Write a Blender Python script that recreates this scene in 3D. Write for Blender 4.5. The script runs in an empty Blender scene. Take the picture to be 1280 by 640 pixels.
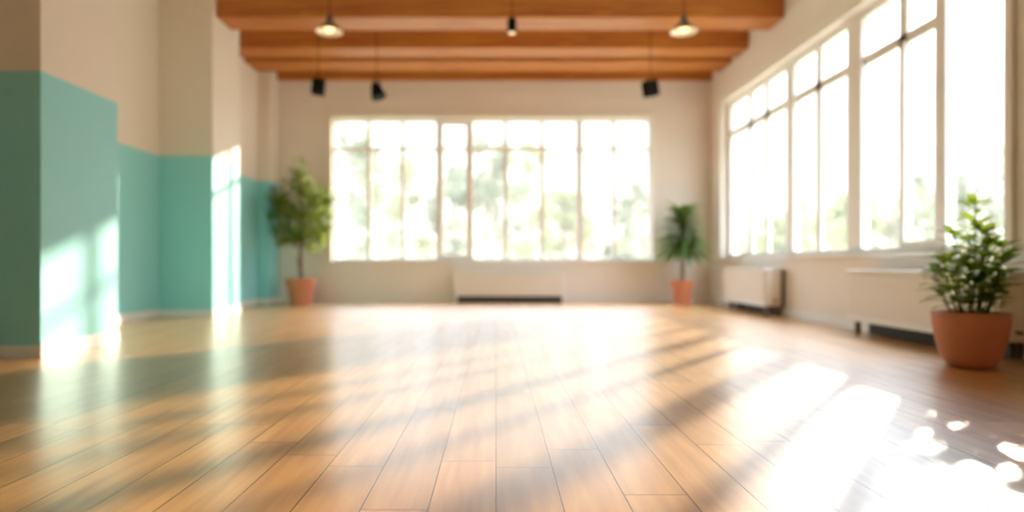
import bpy, bmesh, math, random
from mathutils import Vector, Matrix, Quaternion

scene = bpy.context.scene
COL = scene.collection
PI = math.pi

# ------------------------------------------------------------------ helpers
def link(o, parent=None):
    COL.objects.link(o)
    if parent is not None:
        o.parent = parent
    return o

def tag(o, label=None, cat=None, group=None, kind=None):
    if label: o['label'] = label
    if cat: o['category'] = cat
    if group: o['group'] = group
    if kind: o['kind'] = kind
    return o

def empty(name, loc=(0, 0, 0), rz=0.0, **kw):
    o = bpy.data.objects.new(name, None)
    o.empty_display_size = 0.1
    o.location = loc
    o.rotation_euler = (0, 0, rz)
    link(o)
    return tag(o, **kw)

def obj(name, bm, mat, parent=None, smooth=False, bevel=0.0, recalc=True, **kw):
    me = bpy.data.meshes.new(name)
    if recalc:
        bmesh.ops.recalc_face_normals(bm, faces=bm.faces)
    bm.to_mesh(me)
    bm.free()
    me.materials.append(mat)
    if smooth:
        for p in me.polygons:
            p.use_smooth = True
    o = bpy.data.objects.new(name, me)
    link(o, parent)
    if bevel > 0:
        m = o.modifiers.new('bevel', 'BEVEL')
        m.width = bevel; m.segments = 2; m.limit_method = 'ANGLE'
    return tag(o, **kw)

def bx(bm, x0, x1, y0, y1, z0, z1):
    v = [bm.verts.new(p) for p in ((x0, y0, z0), (x1, y0, z0), (x1, y1, z0), (x0, y1, z0),
                                   (x0, y0, z1), (x1, y0, z1), (x1, y1, z1), (x0, y1, z1))]
    for f in ((0, 3, 2, 1), (4, 5, 6, 7), (0, 1, 5, 4), (1, 2, 6, 5), (2, 3, 7, 6), (3, 0, 4, 7)):
        bm.faces.new([v[i] for i in f])

def boxes(*bs):
    bm = bmesh.new()
    for b in bs:
        bx(bm, *b)
    return bm

def lathe(prof, n=40, bm=None, cap=True):
    """prof: list of (r, z); closed ends are capped where asked"""
    bm = bm or bmesh.new()
    rings = []
    for r, z in prof:
        rings.append([bm.verts.new((r * math.cos(2 * PI * i / n), r * math.sin(2 * PI * i / n), z)) for i in range(n)])
    for a, b in zip(rings, rings[1:]):
        for i in range(n):
            bm.faces.new((a[i], a[(i + 1) % n], b[(i + 1) % n], b[i]))
    if cap:
        bm.faces.new(rings[0]); bm.faces.new(rings[-1])
    return bm

def tube(bm, pts, radii, n=8):
    pts = [Vector(p) for p in pts]
    rings = []
    ref = Vector((0.31, 0.87, 0.2)).normalized()
    for i, p in enumerate(pts):
        t = (pts[min(i + 1, len(pts) - 1)] - pts[max(i - 1, 0)]).normalized()
        u = t.cross(ref)
        if u.length < 1e-3:
            u = t.cross(Vector((1, 0, 0)))
        u.normalize(); w = t.cross(u)
        rr = radii[i] if isinstance(radii, (list, tuple)) else radii
        rings.append([bm.verts.new(p + (u * math.cos(2 * PI * k / n) + w * math.sin(2 * PI * k / n)) * rr) for k in range(n)])
    for a, b in zip(rings, rings[1:]):
        for k in range(n):
            bm.faces.new((a[k], a[(k + 1) % n], b[(k + 1) % n], b[k]))
    bm.faces.new(rings[0]); bm.faces.new(rings[-1])

# ------------------------------------------------------------------ materials
def mat_new(name):
    m = bpy.data.materials.new(name)
    m.use_nodes = True
    nt = m.node_tree
    for n in list(nt.nodes):
        nt.nodes.remove(n)
    out = nt.nodes.new('ShaderNodeOutputMaterial')
    return m, nt, out

def N(nt, t, **inp):
    n = nt.nodes.new(t)
    for k, v in inp.items():
        n.inputs[k.replace('_', ' ')].default_value = v
    return n

def math_n(nt, op, a, b=None, c=None):
    n = nt.nodes.new('ShaderNodeMath'); n.operation = op
    for i, v in enumerate((a, b, c)):
        if v is None: continue
        if isinstance(v, (int, float)): n.inputs[i].default_value = v
        else: nt.links.new(v, n.inputs[i])
    return n.outputs[0]

def mix_c(nt, fac, a, b, mode='MIX'):
    n = nt.nodes.new('ShaderNodeMix'); n.data_type = 'RGBA'; n.blend_type = mode
    for i, v in ((0, fac), (6, a), (7, b)):
        if isinstance(v, (int, float)): n.inputs[i].default_value = v
        elif isinstance(v, tuple): n.inputs[i].default_value = (*v, 1) if len(v) == 3 else v
        else: nt.links.new(v, n.inputs[i])
    return n.outputs[2]

def simple(name, col, rough=0.5, metal=0.0, noise=0.06, nscale=6.0, bump=0.0, spec=0.5, stretch=(1, 1, 1)):
    m, nt, out = mat_new(name)
    b = N(nt, 'ShaderNodeBsdfPrincipled', Roughness=rough, Metallic=metal)
    b.inputs['Specular IOR Level'].default_value = spec
    tc = nt.nodes.new('ShaderNodeTexCoord')
    mp = nt.nodes.new('ShaderNodeMapping'); mp.inputs['Scale'].default_value = stretch
    nt.links.new(tc.outputs['Object'], mp.inputs[0])
    nz = N(nt, 'ShaderNodeTexNoise', Scale=nscale, Detail=5.0)
    nt.links.new(mp.outputs[0], nz.inputs['Vector'])
    lo = tuple(c * (1 - noise) for c in col); hi = tuple(min(1, c * (1 + noise)) for c in col)
    nt.links.new(mix_c(nt, nz.outputs['Fac'], lo, hi), b.inputs['Base Color'])
    if bump:
        bp = N(nt, 'ShaderNodeBump', Strength=bump, Distance=0.01)
        nt.links.new(nz.outputs['Fac'], bp.inputs['Height'])
        nt.links.new(bp.outputs[0], b.inputs['Normal'])
    nt.links.new(b.outputs[0], out.inputs[0])
    return m

CREAM = (0.81, 0.715, 0.62)
TEAL = (0.28, 0.69, 0.72)
TEAL_Z = 2.30

def wall_two_tone():
    m, nt, out = mat_new('two_tone_wall_paint')
    g = nt.nodes.new('ShaderNodeNewGeometry')
    s = nt.nodes.new('ShaderNodeSeparateXYZ'); nt.links.new(g.outputs['Position'], s.inputs[0])
    top = math_n(nt, 'GREATER_THAN', s.outputs[2], TEAL_Z)
    nz = N(nt, 'ShaderNodeTexNoise', Scale=2.5, Detail=4.0)
    nt.links.new(g.outputs['Position'], nz.inputs['Vector'])
    c = mix_c(nt, top, TEAL, CREAM)
    c = mix_c(nt, math_n(nt, 'MULTIPLY', nz.outputs['Fac'], 0.12), c, (0.55, 0.5, 0.42))
    b = N(nt, 'ShaderNodeBsdfPrincipled', Roughness=0.45)
    b.inputs['Specular IOR Level'].default_value = 0.35
    nt.links.new(c, b.inputs['Base Color'])
    fine = N(nt, 'ShaderNodeTexNoise', Scale=180.0, Detail=2.0)
    nt.links.new(g.outputs['Position'], fine.inputs['Vector'])
    bp = N(nt, 'ShaderNodeBump', Strength=0.06, Distance=0.004)
    nt.links.new(fine.outputs['Fac'], bp.inputs['Height']); nt.links.new(bp.outputs[0], b.inputs['Normal'])
    nt.links.new(b.outputs[0], out.inputs[0])
    return m

PW = 0.2075
def floor_mat():
    m, nt, out = mat_new('wood_plank_floor')
    tc = nt.nodes.new('ShaderNodeTexCoord')
    s = nt.nodes.new('ShaderNodeSeparateXYZ'); nt.links.new(tc.outputs['Object'], s.inputs[0])
    X, Y = s.outputs[0], s.outputs[1]
    u = math_n(nt, 'DIVIDE', X, PW)
    row = math_n(nt, 'FLOOR', u)
    wn = nt.nodes.new('ShaderNodeTexWhiteNoise'); wn.noise_dimensions = '1D'
    nt.links.new(row, wn.inputs['W'])
    v = math_n(nt, 'ADD', math_n(nt, 'DIVIDE', Y, 1.35), math_n(nt, 'MULTIPLY', wn.outputs['Value'], 7.3))
    seg = math_n(nt, 'FLOOR', v)
    cmb = nt.nodes.new('ShaderNodeCombineXYZ'); nt.links.new(row, cmb.inputs[0]); nt.links.new(seg, cmb.inputs[1])
    wid = nt.nodes.new('ShaderNodeTexWhiteNoise'); wid.noise_dimensions = '2D'
    nt.links.new(cmb.outputs[0], wid.inputs['Vector'])
    rnd = wid.outputs['Value']
    fu = math_n(nt, 'FRACT', u); fv = math_n(nt, 'FRACT', v)
    du = math_n(nt, 'MULTIPLY', math_n(nt, 'MINIMUM', fu, math_n(nt, 'SUBTRACT', 1.0, fu)), PW)
    dv = math_n(nt, 'MULTIPLY', math_n(nt, 'MINIMUM', fv, math_n(nt, 'SUBTRACT', 1.0, fv)), 1.35)
    d = math_n(nt, 'MINIMUM', du, dv)
    gap = math_n(nt, 'LESS_THAN', d, 0.0019)
    # grain
    gx = math_n(nt, 'ADD', math_n(nt, 'MULTIPLY', X, 22.0), math_n(nt, 'MULTIPLY', rnd, 50.0))
    gy = math_n(nt, 'ADD', math_n(nt, 'MULTIPLY', Y, 1.7), math_n(nt, 'MULTIPLY', rnd, 31.0))
    gv = nt.nodes.new('ShaderNodeCombineXYZ'); nt.links.new(gx, gv.inputs[0]); nt.links.new(gy, gv.inputs[1])
    n1 = N(nt, 'ShaderNodeTexNoise', Scale=1.0, Detail=4.0, Roughness=0.5, Distortion=0.15)
    nt.links.new(gv.outputs[0], n1.inputs['Vector'])
    gv2 = nt.nodes.new('ShaderNodeCombineXYZ')
    nt.links.new(math_n(nt, 'MULTIPLY', gx, 6.0), gv2.inputs[0]); nt.links.new(math_n(nt, 'MULTIPLY', gy, 0.7), gv2.inputs[1])
    n2 = N(nt, 'ShaderNodeTexNoise', Scale=1.0, Detail=3.0)
    nt.links.new(gv2.outputs[0], n2.inputs['Vector'])
    cr = nt.nodes.new('ShaderNodeValToRGB')
    e = cr.color_ramp.elements
    e[0].position = 0.15; e[0].color = (0.42, 0.165, 0.036, 1)
    e[1].position = 0.85; e[1].color = (0.72, 0.380, 0.100, 1)
    mid = e.new(0.5); mid.color = (0.58, 0.268, 0.060, 1)
    nt.links.new(n1.outputs['Fac'], cr.inputs[0])
    c = mix_c(nt, math_n(nt, 'MULTIPLY', n2.outputs['Fac'], 0.15), cr.outputs[0], (0.36, 0.17, 0.06))
    val = math_n(nt, 'ADD', 0.86, math_n(nt, 'MULTIPLY', rnd, 0.24))
    vc = nt.nodes.new('ShaderNodeCombineXYZ')
    for i in range(3): nt.links.new(val, vc.inputs[i])
    c = mix_c(nt, 1.0, c, vc.outputs[0], 'MULTIPLY')
    c = mix_c(nt, gap, c, (0.045, 0.028, 0.018))
    b = N(nt, 'ShaderNodeBsdfPrincipled')
    nt.links.new(c, b.inputs['Base Color'])
    rg = math_n(nt, 'ADD', 0.42, math_n(nt, 'MULTIPLY', n1.outputs['Fac'], 0.03))
    rg = math_n(nt, 'ADD', rg, math_n(nt, 'MULTIPLY', gap, 0.5))
    nt.links.new(rg, b.inputs['Roughness'])
    nt.links.new(math_n(nt, 'SUBTRACT', 0.5, math_n(nt, 'MULTIPLY', gap, 0.5)), b.inputs['Specular IOR Level'])
    b.inputs['Coat Weight'].default_value = 1.0
    b.inputs['Coat IOR'].default_value = 2.7
    b.inputs['Coat Roughness'].default_value = 0.26
    bp = N(nt, 'ShaderNodeBump', Strength=0.05, Distance=0.002)
    h = math_n(nt, 'SUBTRACT', 1.0, gap)
    nt.links.new(h, bp.inputs['Height']); nt.links.new(bp.outputs[0], b.inputs['Normal'])
    nt.links.new(b.outputs[0], out.inputs[0])
    return m

def beam_mat():
    m, nt, out = mat_new('orange_beam_wood')
    tc = nt.nodes.new('ShaderNodeTexCoord')
    mp = nt.nodes.new('ShaderNodeMapping'); mp.inputs['Scale'].default_value = (0.8, 9, 9)
    nt.links.new(tc.outputs['Object'], mp.inputs[0])
    n1 = N(nt, 'ShaderNodeTexNoise', Scale=1.5, Detail=6.0, Distortion=1.0)
    nt.links.new(mp.outputs[0], n1.inputs['Vector'])
    cr = nt.nodes.new('ShaderNodeValToRGB'); e = cr.color_ramp.elements
    e[0].position = 0.3; e[0].color = (0.38, 0.092, 0.010, 1)
    e[1].position = 0.72; e[1].color = (0.56, 0.205, 0.024, 1)
    nt.links.new(n1.outputs['Fac'], cr.inputs[0])
    vo = N(nt, 'ShaderNodeTexVoronoi', Scale=0.55)
    mp2 = nt.nodes.new('ShaderNodeMapping'); mp2.inputs['Scale'].default_value = (1.6, 3.0, 3.0)
    nt.links.new(tc.outputs['Object'], mp2.inputs[0]); nt.links.new(mp2.outputs[0], vo.inputs['Vector'])
    knot = math_n(nt, 'LESS_THAN', vo.outputs['Distance'], 0.07)
    c = mix_c(nt, math_n(nt, 'MULTIPLY', knot, 0.6), cr.outputs[0], (0.16, 0.05, 0.015))
    b = N(nt, 'ShaderNodeBsdfPrincipled', Roughness=0.5)
    nt.links.new(c, b.inputs['Base Color'])
    nt.links.new(b.outputs[0], out.inputs[0])
    return m

def leaf_mat(name, c1, c2, trans=0.35, rough=0.4, spec=0.5, tint=(0.75, 0.85, 0.10)):
    m, nt, out = mat_new(name)
    oi = nt.nodes.new('ShaderNodeNewGeometry')
    c = mix_c(nt, oi.outputs['Random Per Island'], c1, c2)
    b = N(nt, 'ShaderNodeBsdfPrincipled', Roughness=rough)
    b.inputs['Specular IOR Level'].default_value = spec
    nt.links.new(c, b.inputs['Base Color'])
    t = nt.nodes.new('ShaderNodeBsdfTranslucent')
    tcol = mix_c(nt, 0.45, c, tint)
    nt.links.new(tcol, t.inputs[0])
    mx = nt.nodes.new('ShaderNodeMixShader'); mx.inputs[0].default_value = trans
    nt.links.new(b.outputs[0], mx.inputs[1]); nt.links.new(t.outputs[0], mx.inputs[2])
    nt.links.new(mx.outputs[0], out.inputs[0])
    return m

def glass_mat(glare_veil=0.025):  # pale translucent veil mixed into the panes to imitate glare
    m, nt, out = mat_new('glare_veiled_window_glass')
    tr = nt.nodes.new('ShaderNodeBsdfTransparent')
    tr.inputs[0].default_value = (0.97, 0.98, 0.97, 1)
    gl = N(nt, 'ShaderNodeBsdfGlossy', Roughness=0.03)
    lw = N(nt, 'ShaderNodeLayerWeight', Blend=0.5)
    fac = math_n(nt, 'ADD', 0.04, math_n(nt, 'MULTIPLY', math_n(nt, 'POWER', lw.outputs['Facing'], 5.0), 0.5))
    mx = nt.nodes.new('ShaderNodeMixShader')
    nt.links.new(fac, mx.inputs[0]); nt.links.new(tr.outputs[0], mx.inputs[1]); nt.links.new(gl.outputs[0], mx.inputs[2])
    tl = nt.nodes.new('ShaderNodeBsdfTranslucent'); tl.inputs[0].default_value = (0.95, 0.94, 0.90, 1)
    g = nt.nodes.new('ShaderNodeNewGeometry')
    nz = N(nt, 'ShaderNodeTexNoise', Scale=1.4, Detail=3.0)
    nt.links.new(g.outputs['Position'], nz.inputs['Vector'])
    mx2 = nt.nodes.new('ShaderNodeMixShader')
    nt.links.new(math_n(nt, 'MULTIPLY', math_n(nt, 'ADD', nz.outputs['Fac'], 0.5), glare_veil), mx2.inputs[0])
    nt.links.new(mx.outputs[0], mx2.inputs[1]); nt.links.new(tl.outputs[0], mx2.inputs[2])
    nt.links.new(mx2.outputs[0], out.inputs[0])
    return m

def emit_mat(name, col, s):
    m, nt, out = mat_new(name)
    e = N(nt, 'ShaderNodeEmission', Strength=s); e.inputs[0].default_value = (*col, 1)
    nt.links.new(e.outputs[0], out.inputs[0])
    return m

M_TWO = wall_two_tone()
M_CREAM = simple('cream_wall_paint', (0.83, 0.745, 0.67), 0.6, noise=0.03, nscale=3, bump=0.03)
M_CEIL = simple('white_ceiling_paint', (0.80, 0.74, 0.66), 0.8, noise=0.03)
M_FLOOR = floor_mat()
M_BEAM = beam_mat()
M_TRIM = simple('white_trim_paint', (0.82, 0.80, 0.77), 0.4, noise=0.02)
M_CASE = simple('cream_casing_paint', (0.84, 0.77, 0.68), 0.45, noise=0.02)
M_FRAME = simple('white_window_paint', (0.82, 0.77, 0.72), 0.4, noise=0.02)
M_RAD = simple('radiator_enamel', (0.80, 0.71, 0.63), 0.35, noise=0.02)
M_RAD2 = simple('radiator_light_enamel', (0.85, 0.82, 0.76), 0.3, noise=0.02)
M_DARK = simple('dark_grille_and_toe_shade', (0.05, 0.045, 0.04), 0.6, noise=0.2)  # top grille bars, and the added strips that imitate shade underneath
M_LEG = simple('brown_metal_leg', (0.16, 0.12, 0.09), 0.5, noise=0.1)
M_BLACK = simple('black_lamp_metal', (0.010, 0.009, 0.008), 0.7, noise=0.1, spec=0.1)
M_SHADE = simple('dark_bronze_shade', (0.10, 0.07, 0.055), 0.4, noise=0.1)
M_SHADEIN = simple('white_shade_lining', (0.85, 0.80, 0.72), 0.5, noise=0.02)
M_BULB = emit_mat('warm_bulb', (1.0, 0.62, 0.25), 2.0)
M_SPOTL = emit_mat('dim_spot_lens', (1.0, 0.7, 0.4), 0.9)
M_TERRA = simple('terracotta', (0.56, 0.19, 0.085), 0.6, noise=0.14, nscale=9, bump=0.08)
M_SOIL = simple('potting_soil', (0.05, 0.032, 0.02), 0.95, noise=0.5, nscale=40, bump=0.6)
M_BARK = simple('plant_bark', (0.20, 0.125, 0.07), 0.8, noise=0.3, nscale=30, bump=0.4, stretch=(1, 1, 0.3))
M_STEM = simple('green_stem', (0.14, 0.20, 0.05), 0.85, spec=0.1, noise=0.2, nscale=20)
M_GLASS = glass_mat()
M_LEAF_A = leaf_mat('fig_leaf', (0.045, 0.10, 0.02), (0.16, 0.22, 0.035), 0.4, 0.5, 0.3)
M_LEAF_B = leaf_mat('palm_leaf', (0.05, 0.12, 0.045), (0.10, 0.19, 0.06), 0.3)
M_LEAF_C = leaf_mat('glossy_oval_leaf', (0.06, 0.16, 0.02), (0.20, 0.36, 0.04), 0.40, 0.66, 0.12)
M_TREE1 = leaf_mat('garden_leaf', (0.17, 0.165, 0.08), (0.27, 0.25, 0.12), 0.3, 0.8, 0.1, (0.33, 0.32, 0.12))
M_TREE2 = leaf_mat('garden_leaf_dark', (0.13, 0.14, 0.09), (0.21, 0.21, 0.13), 0.3, 0.8, 0.1, (0.26, 0.26, 0.12))
M_TRUNK = simple('tree_bark', (0.30, 0.23, 0.17), 0.9, noise=0.3, nscale=12, bump=0.3)
M_LAWN = simple('garden_lawn', (0.20, 0.19, 0.12), 0.95, noise=0.25, nscale=3)

# ------------------------------------------------------------------ room
YB, XR, XL, YF, ZC = 12.5, 4.18, -4.82, -3.5, 4.77
WT = 0.30            # wall thickness
WB_X0, WB_X1, WB_Z0, WB_Z1 = -3.2, 3.05, 0.80, 3.60       # opening in the back wall
WR_Y0, WR_Y1, WR_Z0, WR_Z1 = 5.22, 11.80, 0.86, 3.70      # opening in the right wall

def struct(name, bm, mat, **kw):
    return obj(name, bm, mat, kind='structure', **kw)

struct('floor', boxes((XL - WT, XR + WT, YF - WT, YB + WT, -0.12, 0)), M_FLOOR)
struct('ceiling', boxes((XL - WT, XR + WT, YF - WT, YB + WT, ZC, ZC + 0.15)), M_CEIL)
struct('wall_back', boxes((XL - WT, WB_X0, YB, YB + WT, 0, ZC), (WB_X1, XR + WT, YB, YB + WT, 0, ZC),
                          (WB_X0, WB_X1, YB, YB + WT, 0, WB_Z0), (WB_X0, WB_X1, YB, YB + WT, WB_Z1, ZC)), M_CREAM)
struct('wall_right', boxes((XR, XR + WT, YF, WR_Y0, 0, ZC), (XR, XR + WT, WR_Y1, YB, 0, ZC),
                           (XR, XR + WT, WR_Y0, WR_Y1, 0, WR_Z0), (XR, XR + WT, WR_Y0, WR_Y1, WR_Z1, ZC)), M_CREAM)
struct('wall_left', boxes((XL - WT, XL, YF, YB, 0, ZC)), M_TWO)
struct('wall_front', boxes((XL - WT, XR + WT, YF - WT, YF, 0, ZC)), M_CREAM)

P1 = (-3.65, 5.13, 6.17); P2 = (-4.05, 9.15, 10.10); P3 = (-4.23, 11.98, YB); P4 = (-4.45, 10.10, 11.98)
for (px, y0, y1), lab in ((P1, 'deep teal and cream pilaster, closest to the camera, its side crossed by a sun patch'),
                          (P2, 'middle teal and cream pilaster beyond the recessed wall, side lit by sun'),
                          (P4, 'shallow teal and cream wall section between the middle pilaster and the corner'),
                          (P3, 'narrow teal and cream pilaster in the corner behind the tall potted tree')):
    struct('pilaster', boxes((XL, px, y0, y1, 0, ZC)), M_TWO, label=lab)

BBH, BBT = 0.095, 0.018
def base_run(bm, pts):
    """pts walk along the wall; room side is to the right of travel"""
    for (a, b) in zip(pts, pts[1:]):
        (x0, y0), (x1, y1) = a, b
        if abs(x0 - x1) < 1e-6:
            bx(bm, min(x0, x0 + BBT), max(x0, x0 + BBT), min(y0, y1), max(y0, y1), 0, BBH)
            bx(bm, x0, x0 + BBT * 0.55, min(y0, y1), max(y0, y1), BBH, BBH + 0.015)
        else:
            bx(bm, min(x0, x1), max(x0, x1) + (BBT if x1 != x0 and y0 < 12.4 else 0), y0 - BBT, y0, 0, BBH)
bm = bmesh.new()
base_run(bm, [(XL, YF), (XL, P1[1]), (P1[0], P1[1]), (P1[0], P1[2])])
base_run(bm, [(XL, P1[2]), (XL, P2[1]), (P2[0], P2[1]), (P2[0], P2[2])])
base_run(bm, [(P4[0], P4[1]), (P4[0], P3[1]), (P3[0], P3[1]), (P3[0], YB)])
struct('baseboard_left', bm, M_TRIM)
struct('baseboard_back', boxes((P3[0] + BBT, XR - BBT, YB - BBT, YB, 0, 0.075)), M_CASE)
struct('baseboard_right', boxes((XR - BBT, XR, YF, YB, 0, BBH), (XR - BBT * .55, XR, YF, YB, BBH, BBH + .015)), M_TRIM)

# ---- back window
w1 = empty('window_1', (0, YB, WB_Z0), kind='structure')
def wpart(name, bs, mat, root, bevel=0.006, **kw):
    l = root.location
    return obj(name, boxes(*[(b[0] - l.x, b[1] - l.x, b[2] - l.y, b[3] - l.y, b[4] - l.z, b[5] - l.z) for b in bs]), mat, root, bevel=bevel, **kw)
cx0, cx1 = WB_X0, WB_X1
wpart('casing', [(cx0 - .09, cx0, YB - .035, YB, WB_Z0 - .02, WB_Z1 + .12), (cx1, cx1 + .09, YB - .035, YB, WB_Z0 - .02, WB_Z1 + .12),
                 (cx0, cx1, YB - .035, YB, WB_Z1, WB_Z1 + .12)], M_CASE, w1)
wpart('window_sill', [(cx0 - .12, cx1 + .12, YB - .09, YB + .10, WB_Z0 - .03, WB_Z0)], M_CASE, w1)
fy0, fy1 = YB + .10, YB + .17
FZ0, FZ1 = WB_Z0, WB_Z1
wpart('window_frame', [(cx0, cx0 + .05, fy0, fy1, FZ0, FZ1), (cx1 - .05, cx1, fy0, fy1, FZ0, FZ1),
                       (cx0 + .05, cx1 - .05, fy0, fy1, FZ1 - .05, FZ1), (cx0 + .05, cx1 - .05, fy0, fy1, FZ0, FZ0 + .05)], M_FRAME, w1)
s1 = 12.62 / 800
thick = [549.5, 587.8, 724.0]; thin = [461.5, 504.0, 632.0, 677.5, 767.0]
for p in thick:
    X = (p - 620) * s1
    wpart('mullion', [(X - .06, X + .06, fy0 - .02, fy1, FZ0 + .05, FZ1 - .05)], M_FRAME, w1)
for p in thin:
    X = (p - 620) * s1
    wpart('glazing_bar', [(X - .038, X + .038, fy0 + .01, fy1 - .01, FZ0 + .05, FZ1 - .05)], M_FRAME, w1, bevel=0.003)
tz = 0.75 + (330 - 186.5) * s1
edges = [cx0 + .05] + [(p - 620) * s1 for p in thick] + [cx1 - .05]
wpart('transom_bar', [(a, b, fy0 + .015, fy1 - .015, tz - .032, tz + .032) for a, b in zip(edges, edges[1:])], M_FRAME, w1, bevel=0)
# the narrow opening sash
a, b_ = edges[1] + .045, edges[2] - .045
wpart('sash', [(a, a + .03, fy0, fy1, FZ0 + .05, FZ1 - .05), (b_ - .03, b_, fy0, fy1, FZ0 + .05, FZ1 - .05),
               (a + .03, b_ - .03, fy0, fy1, FZ0 + .05, FZ0 + .13), (a + .03, b_ - .03, fy0, fy1, FZ1 - .11, FZ1 - .05)], M_FRAME, w1, bevel=.003)
wpart('glass_pane', [(cx0 + .04, cx1 - .04, YB + .133, YB + .137, FZ0 + .04, FZ1 - .04)], M_GLASS, w1, bevel=0)

# ---- right window
w2 = empty('window_2', (XR, WR_Y0, WR_Z0), kind='structure')
wpart('casing', [(XR - .04, XR, WR_Y0 - .08, WR_Y0, WR_Z0 - .02, WR_Z1 + .15), (XR - .04, XR, WR_Y1, WR_Y1 + .16, WR_Z0 - .02, WR_Z1 + .15),
                 (XR - .04, XR, WR_Y0, WR_Y1, WR_Z1, WR_Z1 + .15)], M_CASE, w2)
wpart('window_sill', [(XR - .07, XR + .10, WR_Y0 - .11, WR_Y1 + .19, WR_Z0 - .035, WR_Z0)], M_CASE, w2)
gx0, gx1 = XR + .10, XR + .18
wpart('window_frame', [(gx0, gx1, WR_Y0, WR_Y0 + .06, WR_Z0, WR_Z1), (gx0, gx1, WR_Y1 - .12, WR_Y1, WR_Z0, WR_Z1),
                       (gx0, gx1, WR_Y0 + .06, WR_Y1 - .12, WR_Z1 - .08, WR_Z1), (gx0, gx1, WR_Y0 + .06, WR_Y1 - .12, WR_Z0, WR_Z0 + .07)], M_FRAME, w2)
RZ0, RZ1 = WR_Z0 + .07, WR_Z1 - .08
TH = [(9.28, .22), (7.62, .30), (6.14, .15)]
TN = [10.80, 10.16, 8.53, 6.76]
for y, w in TH:
    wpart('mullion', [(gx0 - .02, gx1, y - w / 2, y + w / 2, RZ0, RZ1)], M_FRAME, w2)
for y in TN:
    wpart('glazing_bar', [(gx0 + .02, gx1 - .02, y - .065, y + .065, RZ0, RZ1)], M_FRAME, w2, bevel=.003)
tz = 3.12
eds = [WR_Y1 - .12, 9.28, 7.62, 6.14]
wpart('transom_bar', [(gx0 + .02, gx1 - .02, b, a, tz - .055, tz + .055) for a, b in zip(eds, eds[1:])], M_FRAME, w2, bevel=0)
# opening sash with a deeper bottom rail
wpart('sash', [(gx0 - .01, gx1, 6.195, 6.73, RZ0, RZ0 + .06), (gx0 - .01, gx1, 6.195, 6.225, RZ0 + .06, 3.09), (gx0 - .01, gx1, 6.70, 6.73, RZ0 + .06, 3.09)], M_FRAME, w2, bevel=.004)
wpart('glass_pane', [(XR + .138, XR + .142, WR_Y0 + .05, WR_Y1 - .11, RZ0 - .01, RZ1 + .01)], M_GLASS, w2, bevel=0)

# ------------------------------------------------------------------ beams
BB = 4.32
beam_specs = [(9.27, 9.78, P2[0], 'wide orange timber ceiling beam nearest the camera, behind the pendant lamps'),
              (10.58, 11.07, P4[0], 'orange timber ceiling beam, second from the camera'),
              (11.29, 11.88, P4[0], 'orange timber ceiling beam, third from the camera'),
              (12.36, YB, P3[0], 'orange timber beam running along the top of the far window wall')]
for y0, y1, xl, lab in beam_specs:
    L = XR - xl
    o = obj('ceiling_beam', boxes((0, L, 0, y1 - y0, 0, ZC - BB)), M_BEAM, bevel=0.012,
            label=lab, cat='beam', group='orange timber ceiling beams', kind='thing')
    o.location = (xl, y0, BB)

# ------------------------------------------------------------------ pendant lamps
def pendant(x, y, zr, label):
    t = empty('pendant_lamp', (x, y, zr), label=label, cat='lamp', group='glowing cone pendant lamps', kind='thing')
    prof = [(0.185, 0.0), (0.180, 0.018), (0.135, 0.060), (0.075, 0.115), (0.045, 0.150), (0.040, 0.19)]
    inner = [(r - 0.006, z - 0.002) for r, z in prof]
    obj('lamp_shade', lathe(prof, 40, cap=False), M_SHADE, t, smooth=True)
    obj('shade_lining', lathe([(0.183, 0.001)] + inner[1:5] + [(0.02, 0.148)], 40, cap=False), M_SHADEIN, t, smooth=True)
    obj('socket', lathe([(0.02, .10), (0.045, 0.15), (0.045, 0.20), (0.028, 0.235), (0.012, 0.25)], 24), M_SHADE, t, smooth=True)
    bb = lathe([(0.001, -0.004), (0.035, 0.002), (0.062, 0.022), (0.070, 0.045), (0.055, 0.072), (0.025, 0.10), (0.018, 0.12)], 28)
    obj('bulb', bb, M_BULB, t, smooth=True)
    c = bmesh.new(); tube(c, [(0, 0, .25), (0, 0, (ZC - zr) - .03)], .006)
    obj('cord', c, M_BLACK, t)
    obj('ceiling_rose', lathe([(0.055, ZC - zr - .03), (0.06, ZC - zr - .015), (0.06, ZC - zr)], 24), M_SHADE, t, smooth=False)
    return t
YP = 8.85
pendant((412 - 620) * YP / 800, YP, .75 + (330 - 40) / 800 * YP, 'glowing cone pendant lamp nearer the teal wall')
pendant((855 - 620) * YP / 800, YP, .75 + (330 - 40) / 800 * YP, 'glowing cone pendant lamp nearer the long side windows')

def downlight(x, y, z, label):
    t = empty('hanging_downlight', (x, y, z), label=label, cat='lamp', kind='thing')
    obj('lamp_body', lathe([(0.055, 0), (0.062, 0.01), (0.062, 0.17), (0.045, 0.20), (0.012, 0.215)], 28), M_BLACK, t, smooth=False)
    obj('lens', lathe([(0.001, -.012), (0.05, -.010), (0.052, -.0005)], 24), M_SPOTL, t)
    c = bmesh.new(); tube(c, [(0, 0, .21), (0, 0, ZC - z - .02)], .006)
    obj('cord', c, M_BLACK, t)
    obj('ceiling_rose', lathe([(0.04, ZC - z - .02), (0.045, ZC - z)], 20), M_BLACK, t)
downlight((640 - 620) * YP / 800, YP, .75 + (330 - 41) / 800 * YP, 'small black cylinder downlight hanging between the two cone pendant lamps')

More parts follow.
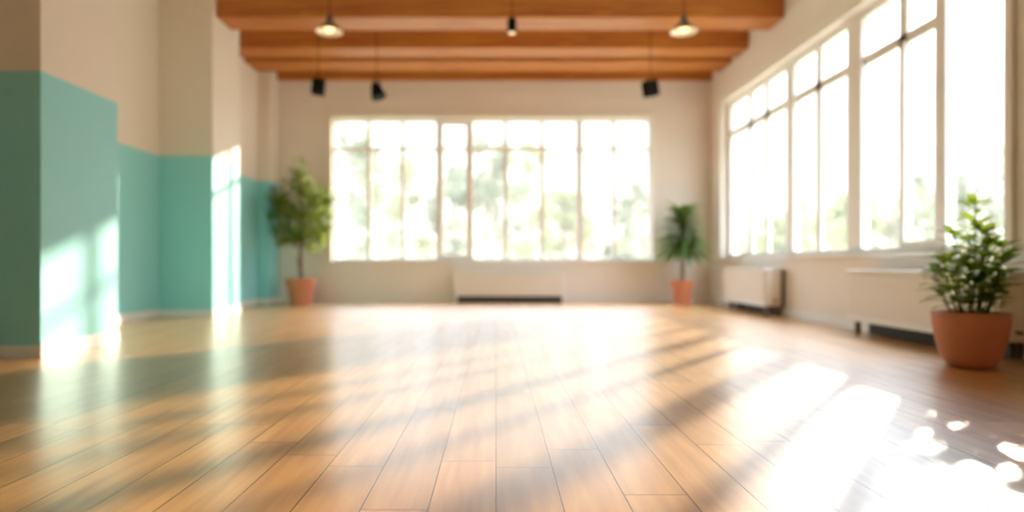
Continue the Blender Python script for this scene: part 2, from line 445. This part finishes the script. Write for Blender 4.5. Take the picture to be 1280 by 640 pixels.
def spotlight(px, py, tilt, rz, kind, label):
    y = 10.2
    x = (px - 620) * y / 800; z = .75 + (330 - py) / 800 * y
    t = empty('hanging_spotlight', (x, y, z), rz, label=label, cat='lamp', group='black spotlights hanging before the far window wall', kind='thing')
    if kind == 'box':
        hb = boxes((-.10, .10, -.09, .09, -.12, .12))
    else:
        hb = lathe([(0.118, -.13), (0.125, -.12), (0.085, .04), (0.055, .115), (0.035, .13)], 28)
    bmesh.ops.rotate(hb, cent=(0, 0, 0), matrix=Matrix.Rotation(tilt, 3, 'Y'), verts=hb.verts)
    obj('lamp_head', hb, M_BLACK, t, bevel=.01 if kind == 'box' else 0)
    yk = bmesh.new()
    tube(yk, [(0, .115, 0), (0, .115, .165), (0, -.115, .165), (0, -.115, 0)], .010)
    obj('yoke', yk, M_BLACK, t)
    c = bmesh.new(); tube(c, [(0, 0, .16), (0, 0, ZC - z - .02)], .006)
    obj('rod', c, M_BLACK, t)
    obj('ceiling_rose', lathe([(0.045, ZC - z - .02), (0.05, ZC - z)], 20), M_BLACK, t)
spotlight(398, 109, .12, .2, 'box', 'boxy black spotlight hanging beside the teal wall, before the far window wall')
spotlight(471, 113, -.35, -.3, 'cone', 'tilted black cone spotlight hanging above the far window, next to the boxy one')
spotlight(813, 111, -.2, .5, 'box', 'lone black spotlight hanging above the window end by the palm')

# ------------------------------------------------------------------ radiators
def radiator(name_loc, L, D, rz, label, legs, z0=.14, z1=.69):
    """front faces local -Y; runs along local +X from 0 to L; back at y=D"""
    t = empty('radiator', name_loc, rz, label=label, cat='radiator', group='cream radiators under the windows', kind='thing')
    obj('body', boxes((0.012, L - 0.012, 0.012, D, z0, z1 - .03)), M_RAD, t, bevel=.008)
    obj('front_panel', boxes((0.05, L - .05, 0.0, 0.012, z0 + .085, z1 - .07)), M_RAD, t, bevel=.005)
    obj('bottom_rail', boxes((0.0, L, -.008, .012, z0 - .005, z0 + .055)), M_RAD2, t, bevel=.005)
    obj('top_ledge', boxes((-.012, L + .012, -.018, D, z1 - .03, z1)), M_RAD2, t, bevel=.006)
    obj('toe_shade_strip', boxes((.10, L - .10, D * .62, D * .70, 0.012, z0)), M_DARK, t)  # dark strip added under the body to imitate the shadow gap
    gb = []
    n = max(6, int(L / .09))
    for i in range(n):
        xx = .08 + (L - .16) * i / n
        gb.append((xx, xx + (L - .16) / n * .6, D * .3, D * .75, z1, z1 + .004))
    obj('grille', boxes(*gb), M_DARK, t)
    for xe, sx in ((0.0, 1), (L, -1)):
        e0, e1 = (xe, xe + .012) if sx > 0 else (xe - .012, xe)
        obj('end_panel', boxes((e0, e1, .02, D * .80, z0 + .01, z1 - .035)), M_RAD, t, bevel=.004)
        obj('end_strip', boxes((e0 - .004 * sx if sx > 0 else e0, e1 if sx > 0 else e1 + .004, D * .84, D - .002, z0 - .03, z1 - .035)), M_LEG, t, bevel=.002)
    for lx in legs:
        for ly in (.035, D - .07):
            obj('leg', boxes((lx - .025, lx + .025, ly, ly + .045, 0, z0)), M_LEG, t, bevel=.004)
    v = bmesh.new(); tube(v, [(L + .0, D * .5, .22), (L + .045, D * .5, .22)], .016, 14)
    obj('valve', v, M_LEG, t)
    return t
# right wall: local +X -> world -Y  (rz = -90 deg): local -Y -> world -X
def right_rad(yfar, ynear, xf, label, legs):
    return radiator((xf, yfar, 0), yfar - ynear, XR - BBT - .002 - xf, -PI / 2, label, legs)
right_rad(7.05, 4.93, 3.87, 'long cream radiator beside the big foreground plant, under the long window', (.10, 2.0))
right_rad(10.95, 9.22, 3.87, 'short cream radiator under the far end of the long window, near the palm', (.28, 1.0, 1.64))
# back radiator: a low convector box with an open toe space
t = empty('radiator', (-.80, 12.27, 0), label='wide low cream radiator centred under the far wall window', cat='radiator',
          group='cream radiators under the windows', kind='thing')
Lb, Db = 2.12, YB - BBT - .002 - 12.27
obj('body', boxes((.012, Lb - .012, .012, Db, .13, .57)), M_RAD, t, bevel=.008)
obj('front_panel', boxes((.05, Lb - .05, 0, .012, .17, .53)), M_RAD, t, bevel=.005)
obj('top_ledge', boxes((-.01, Lb + .01, -.015, Db, .57, .60)), M_RAD2, t, bevel=.006)
for e0 in (0, Lb - .05):
    obj('end_panel', boxes((e0, e0 + .05, 0, Db, 0, .57)), M_RAD2, t, bevel=.004)
obj('toe_shade_strip', boxes((.05, Lb - .05, .05, .07, .0, .13)), M_DARK, t)  # added dark sheet stands in for the shade below the box

# ------------------------------------------------------------------ plants
rng = random.Random(7)

def blade(bm, base, d, up, L, W, bend=0.3, nseg=4, fold=0.18, shape='oval'):
    """one leaf: a folded, arching strip of quads with its own width profile"""
    d = d.normalized()
    side = d.cross(up)
    if side.length < 1e-3: side = d.cross(Vector((1, 0.2, 0)))
    side.normalize(); nrm = side.cross(d).normalized()
    prev = None
    p = Vector(base); dirv = d.copy()
    for i in range(nseg + 1):
        s = i / nseg
        if shape == 'oval': w = W * max(0.04, math.sin(PI * min(1, s ** 0.85)) ** 0.8)
        else: w = W * max(0.03, (1 - s) ** 0.6 * min(1, .35 + 3 * s))
        n2 = side.cross(dirv).normalized()
        l = bm.verts.new(p - side * w * .5 + n2 * fold * w * .5)
        c = bm.verts.new(p)
        r = bm.verts.new(p + side * w * .5 + n2 * fold * w * .5)
        if prev:
            bm.faces.new((prev[0], prev[1], c, l)); bm.faces.new((prev[1], prev[2], r, c))
        prev = (l, c, r)
        dirv = (dirv - Vector((0, 0, bend / nseg))).normalized() if bend else dirv
        p = p + dirv * (L / nseg)

def rdir(r=rng, zmin=-1, zmax=1):
    z = r.uniform(zmin, zmax); a = r.uniform(0, 2 * PI); q = math.sqrt(max(0, 1 - z * z))
    return Vector((q * math.cos(a), q * math.sin(a), z))

def pot(t, r_top, r_bot, h, style):
    if style == 'bowl':
        prof = [(r_bot * .55, 0), (r_bot, .012), (r_bot + (r_top - r_bot) * .35, h * .16), (r_bot + (r_top - r_bot) * .72, h * .45),
                (r_top * .985, h * .8), (r_top, h), (r_top - .018, h + .003), (r_top - .026, h - .02), (r_top - .04, h - .09), (.01, h - .09)]
        obj('pot', lathe(prof, 56), M_TERRA, t, smooth=True)
    else:
        prof = [(r_bot, 0), (r_top * .90, h * .72), (r_top * .90, h * .74), (r_top, h * .75), (r_top * 1.02, h * .98), (r_top * 1.0, h),
                (r_top - .03, h), (r_top - .045, h - .07), (.01, h - .07)]
        obj('pot', lathe(prof, 44), M_TERRA, t, smooth=False)
    obj('soil', lathe([(r_top - .06, h - .088 if style == 'bowl' else h - .068), (r_top - .05, h - .05), (r_top * .5, h - .04), (.01, h - .035)], 32), M_SOIL, t, smooth=True)

# --- foreground plant
def front_plant():
    t = empty('potted_plant', (3.47, 4.68, 0), label='bushy oval-leaved plant in a rounded terracotta pot beside the long radiator', cat='plant', kind='thing')
    H = .40
    pot(t, .243, .145, H, 'bowl')
    r = random.Random(21)
    stems = bmesh.new(); lv = bmesh.new()
    # (x, depth, height, start angle)
    specs = [(.035, .00, .80), (.15, .05, .60), (-.12, .03, .42), (.04, -.12, .50), (-.03, .12, .58), (.21, -.05, .50),
             (-.22, -.04, .40), (.09, .14, .55), (-.10, -.13, .35), (.17, .10, .44), (0.08, -.02, .62), (.12, -.12, .40),
             (-.20, .08, .30), (.22, .03, .30), (.02, -.18, .30)]
    for i, (sx, sy, sh) in enumerate(specs):
        b = Vector((sx * .45, sy * .45, H - .05))
        top = Vector((sx, sy, H + sh - .02))
        mid = (b + top) / 2 + Vector((sx * .22, sy * .22, .0)) * .6
        pts = []
        for k in range(9):
            s = k / 8
            pts.append(b * (1 - s) ** 2 + mid * 2 * s * (1 - s) + top * s ** 2)
        tube(stems, pts, [.0075 * (1 - .6 * k / 8) for k in range(9)], 6)
        n = int(12 + sh * 28)
        for k in range(n):
            s = .20 + .80 * (k / (n - 1)) if i else .34 + .66 * (k / (n - 1))
            j = min(7, int(s * 8)); f = s * 8 - j
            p = pts[j].lerp(pts[j + 1], f)
            a = k * 2.4 + i
            tiltz = .25 + .5 * s if s < .93 else .9
            d = Vector((math.cos(a), math.sin(a), tiltz * r.uniform(.3, 1.3)))
            L = r.uniform(.10, .155) * (1.12 if .3 < s < .9 else .9)
            pet = d.normalized() * .03
            tube(stems, [p, p + pet], .0022, 4)
            blade(lv, p + pet, d, Vector((0, 0, 1)), L, L * r.uniform(.46, .58), bend=r.uniform(.3, .8), nseg=5)
        for q in range(5):   # the whorl at the tip
            a = q * 2 * PI / 5 + i
            blade(lv, top, Vector((math.cos(a), math.sin(a), .65)), Vector((0, 0, 1)), .14, .062, bend=.5, nseg=5)
    obj('stems', stems, M_STEM, t, smooth=True)
    obj('leaves', lv, M_LEAF_C, t, smooth=True, recalc=False)
front_plant()

# --- tall weeping fig beside the teal corner
def fig_tree():
    t = empty('potted_tree', (-3.62, 11.86, 0), label='tall bushy green tree in a terracotta pot in the teal corner by the far wall', cat='plant', kind='thing')
    pot(t, .27, .19, .49, 'rim')
    r = random.Random(5)
    tr = bmesh.new()
    trunk = [Vector((0, 0, .42)), Vector((.02, 0, .8)), Vector((-.01, .02, 1.2)), Vector((.02, 0, 1.7)), Vector((.0, .0, 2.3))]
    tube(tr, trunk, [.042, .036, .03, .02, .012], 10)
    tube(tr, [Vector((.03, -.03, .42)), Vector((-.03, -.03, .8)), Vector((.04, .03, 1.2)), Vector((.10, .0, 1.5))], [.03, .026, .022, .012], 8)
    lv = bmesh.new()
    # drooping leafy sprays, irregular silhouette: (x, y, z, radius)
    clumps = [(.0, 0, 2.52, .17), (-.04, .05, 2.30, .18), (.08, -.05, 2.18, .20), (-.28, -.1, 2.02, .24), (.25, .0, 2.08, .24),
              (.42, .02, 2.02, .17), (-.44, .0, 1.82, .24), (-.16, -.2, 1.80, .28), (.16, .15, 1.82, .28), (.42, .05, 1.75, .22),
              (-.42, .05, 1.52, .22), (-.22, .2, 1.48, .26), (.10, -.22, 1.52, .28), (.36, -.05, 1.42, .24), (-.10, .0, 1.30, .22),
              (.24, .05, 1.20, .20), (.46, .0, 1.52, .14), (-.48, -.05, 2.02, .13), (.57, .0, 1.98, .10), (-.34, .0, 1.28, .14)]
    for (cx, cy, cz, cr) in clumps:
        c = Vector((cx, cy * .8, cz))
        src = Vector((0, 0, max(1.0, cz - .35)))
        tube(tr, [src, (src + c) / 2 + Vector((0, 0, .06)), c], [.012, .008, .004], 6)
        n = int(1500 * cr * cr) + 22
        for k in range(n):
            d = rdir(r)
            p = c + Vector((d.x, d.y * .85, d.z)) * cr * (r.random() ** .45)
            dd = (d + Vector((0, 0, -.35)) + rdir(r) * .5)
            L = r.uniform(.09, .16)
            blade(lv, p, dd, Vector((0, 0, 1)), L, L * .33, bend=.5, nseg=3)
    obj('trunk', tr, M_BARK, t, smooth=True)
    obj('foliage', lv, M_LEAF_A, t, smooth=True, recalc=False)
fig_tree()

# --- palm by the window-wall corner
def palm():
    t = empty('potted_palm', (3.43, 11.80, 0), label='slender palm with drooping narrow leaves in a terracotta pot by the radiator corner', cat='plant', kind='thing')
    pot(t, .205, .155, .45, 'rim')
    r = random.Random(11)
    tr = bmesh.new()
    tube(tr, [Vector((0, 0, .40)), Vector((.01, 0, .8)), Vector((-.01, 0, 1.15)), Vector((0, 0, 1.62))], [.04, .034, .03, .015], 10)
    lv = bmesh.new()
    for lvl in range(34):
        s = lvl / 33
        z = .98 + s * .72
        n = 9
        for k in range(n):
            a = k * 2 * PI / n + lvl * 1.3 + r.uniform(-.2, .2)
            up = -.05 + .95 * s * s + r.uniform(-.15, .25)
            L = (.75 - .31 * s) * r.uniform(.8, 1.08)
            blade(lv, Vector((0, 0, z)), Vector((math.cos(a), math.sin(a), up)), Vector((0, 0, 1)), L * (1 - .18 * abs(math.sin(a))), .085, bend=.75 - .3 * s, nseg=6, shape='oval')
    obj('trunk', tr, M_BARK, t, smooth=True)
    obj('fronds', lv, M_LEAF_B, t, smooth=True, recalc=False)
palm()

# ------------------------------------------------------------------ outside: lawn, trees, hedge
struct('ground_lawn', boxes((-60, -4.98 - .1, -30, 90, -.45, -.25), (-5.08, 4.6, 12.9, 90, -.45, -.25), (4.6, 90, -30, 90, -.45, -.25)), M_LAWN)

def garden_tree(px, Y, ytop, w, mat, seed, label, n=1500):
    r = random.Random(seed)
    X = (px - 620) * Y / 800
    z = .75 + (330 - ytop) / 800 * Y + .25
    t = empty('garden_tree', (X, Y, -.25), label=label, cat='tree', group='pale trees in the garden beyond the windows', kind='thing')
    tr = bmesh.new(); lv = bmesh.new()
    tube(tr, [Vector((0, 0, 0)), Vector((.1, 0, z * .3)), Vector((0, .1, z * .6)), Vector((0, 0, z * .9))], [.22, .17, .11, .03], 8)
    R = w / 2
    cl = []
    for k in range(15):
        a = r.uniform(0, 2 * PI); q = r.random() ** .5
        zz = r.uniform(.22, .93)
        lim = R * (1.0 if zz < .6 else 1.0 - (zz - .6) * 1.5)
        c = Vector((math.cos(a) * q * lim, math.sin(a) * q * lim, zz * z))
        cr = R * r.uniform(.26, .42)
        c.z = min(c.z, z - cr * .8)
        cl.append((c, cr))
        tube(tr, [Vector((0, .05, max(.2, c.z - R * .6))), c], [.05, .015], 5)
    for k in range(n):
        c, cr = cl[k % len(cl)]
        p = c + rdir(r) * cr * (r.random() ** .4)
        d = rdir(r); s = r.uniform(.16, .30)
        blade(lv, p, d, rdir(r), s, s * .7, bend=.2, nseg=2)
    obj('trunk', tr, M_TRUNK, t, smooth=True)
    obj('crown', lv, mat, t, recalc=False)

garden_tree(438, 27, 150, 3.6, M_TREE2, 1, 'leafy pale green tree filling the far window end beside the tall potted tree')
garden_tree(492, 33, 165, 3.4, M_TREE1, 2, 'sunny tree behind the third pane column of the far window')
garden_tree(566, 32, 200, 2.6, M_TREE2, 3, 'slim tree behind the narrow opening sash of the far window')
garden_tree(612, 26, 165, 3.0, M_TREE2, 4, 'tree with high crown just past the narrow sash of the far window')
garden_tree(660, 37, 170, 3.8, M_TREE1, 5, 'broad pale tree behind the middle of the far window')
garden_tree(705, 30, 225, 2.6, M_TREE1, 6, 'low yellowish tree behind the pane before the last mullion of the far window')
garden_tree(794, 29, 222, 2.6, M_TREE2, 7, 'pale tree behind the last pane of the far window near the palm')
garden_tree(935, 38, 255, 3.6, M_TREE1, 8, 'low tree behind the far pair of panes of the long window')
garden_tree(985, 32.5, 240, 3.0, M_TREE1, 9, 'small yellow green tree behind the long window above the short radiator')
garden_tree(1050, 27.5, 240, 3.4, M_TREE1, 10, 'pale tree behind the long window panes just past the short radiator')
garden_tree(1115, 21.5, 235, 3.0, M_TREE1, 11, 'hazy tree behind the long window above the long radiator')
garden_tree(1160, 26, 195, 2.0, M_TREE2, 12, 'tall slim tree behind the opening sash of the long window')
garden_tree(1236, 17.5, 185, 3.4, M_TREE2, 13, 'full tree behind the widest pane above the foreground plant')

def hedge(x0, y0, x1, y1, h, seed, label):
    r = random.Random(seed)
    t = empty('garden_hedge', (x0, y0, -.25), label=label, cat='hedge', kind='thing')
    L = math.hypot(x1 - x0, y1 - y0); dx, dy = (x1 - x0) / L, (y1 - y0) / L
    lv = bmesh.new()
    for k in range(int(L * 150)):
        s = r.uniform(0, L); o = r.uniform(-.6, .6)
        hh = h * (1 + .22 * math.sin(s * .9 + seed) + .12 * math.sin(s * 2.3))
        p = Vector((dx * s - dy * o, dy * s + dx * o, hh * r.random() ** .6))
        q = r.uniform(.2, .36)
        blade(lv, p, rdir(r), rdir(r), q, q * .7, bend=.2, nseg=2)
    obj('leaves', lv, M_TREE1, t, recalc=False)
hedge(-14, 40, 13, 40, 3.1, 3, 'low sunny hedge seen through the bottom of the far window')
hedge(17, 43, 37, 29, 3.0, 4, 'low hazy hedge seen through the bottom of the long window')

# ------------------------------------------------------------------ light
SUN_DIR = Vector((-.61, -.79, -.292)).normalized()     # travel direction
sl = bpy.data.lights.new('sun', 'SUN')
sl.energy = 7.0; sl.color = (1.0, 0.87, 0.66); sl.angle = math.radians(1.4)
so = bpy.data.objects.new('sun', sl); link(so)
so.rotation_euler = SUN_DIR.to_track_quat('-Z', 'Y').to_euler()
so.location = (20, 30, 14)

w = bpy.data.worlds.new('sky'); scene.world = w; w.use_nodes = True
nt = w.node_tree
bg = nt.nodes['Background']
tc = nt.nodes.new('ShaderNodeTexCoord')
sp = nt.nodes.new('ShaderNodeSeparateXYZ'); nt.links.new(tc.outputs['Generated'], sp.inputs[0])
cr = nt.nodes.new('ShaderNodeValToRGB')
e = cr.color_ramp.elements
e[0].position = 0.0; e[0].color = (1.0, 0.95, 0.84, 1)
e[1].position = 0.45; e[1].color = (0.66, 0.80, 1.0, 1)
nt.links.new(sp.outputs[2], cr.inputs[0]); nt.links.new(cr.outputs[0], bg.inputs[0])
st = math_n(nt, 'ADD', 1.25, math_n(nt, 'MULTIPLY', math_n(nt, 'SMOOTH_MAX', math_n(nt, 'SUBTRACT', sp.outputs[2], 0.22), 0.0, 0.05), 19.0))
nt.links.new(st, bg.inputs[1])

# ------------------------------------------------------------------ camera
cd = bpy.data.cameras.new('camera'); cam = bpy.data.objects.new('camera', cd); link(cam)
cam.location = (0, 0, .75); cam.rotation_euler = (PI / 2, 0, 0)
cd.sensor_width = 36; cd.lens = 22.5
cd.shift_x = 20 / 1280; cd.shift_y = 10 / 1280
cd.clip_start = .05; cd.clip_end = 300
cd.dof.use_dof = True
cd.dof.focus_distance = 2.25
cd.dof.aperture_fstop = 22.5 / 1000 / 0.030
scene.camera = cam

scene.view_settings.view_transform = 'Standard'
scene.view_settings.look = 'None'
scene.view_settings.exposure = 0.84
scene.view_settings.gamma = 1.0
scene.view_settings.use_curve_mapping = False
cy = scene.cycles
cy.max_bounces = 10; cy.diffuse_bounces = 6; cy.glossy_bounces = 4; cy.transparent_max_bounces = 16
cy.sample_clamp_indirect = 8.0
cy.use_denoising = True
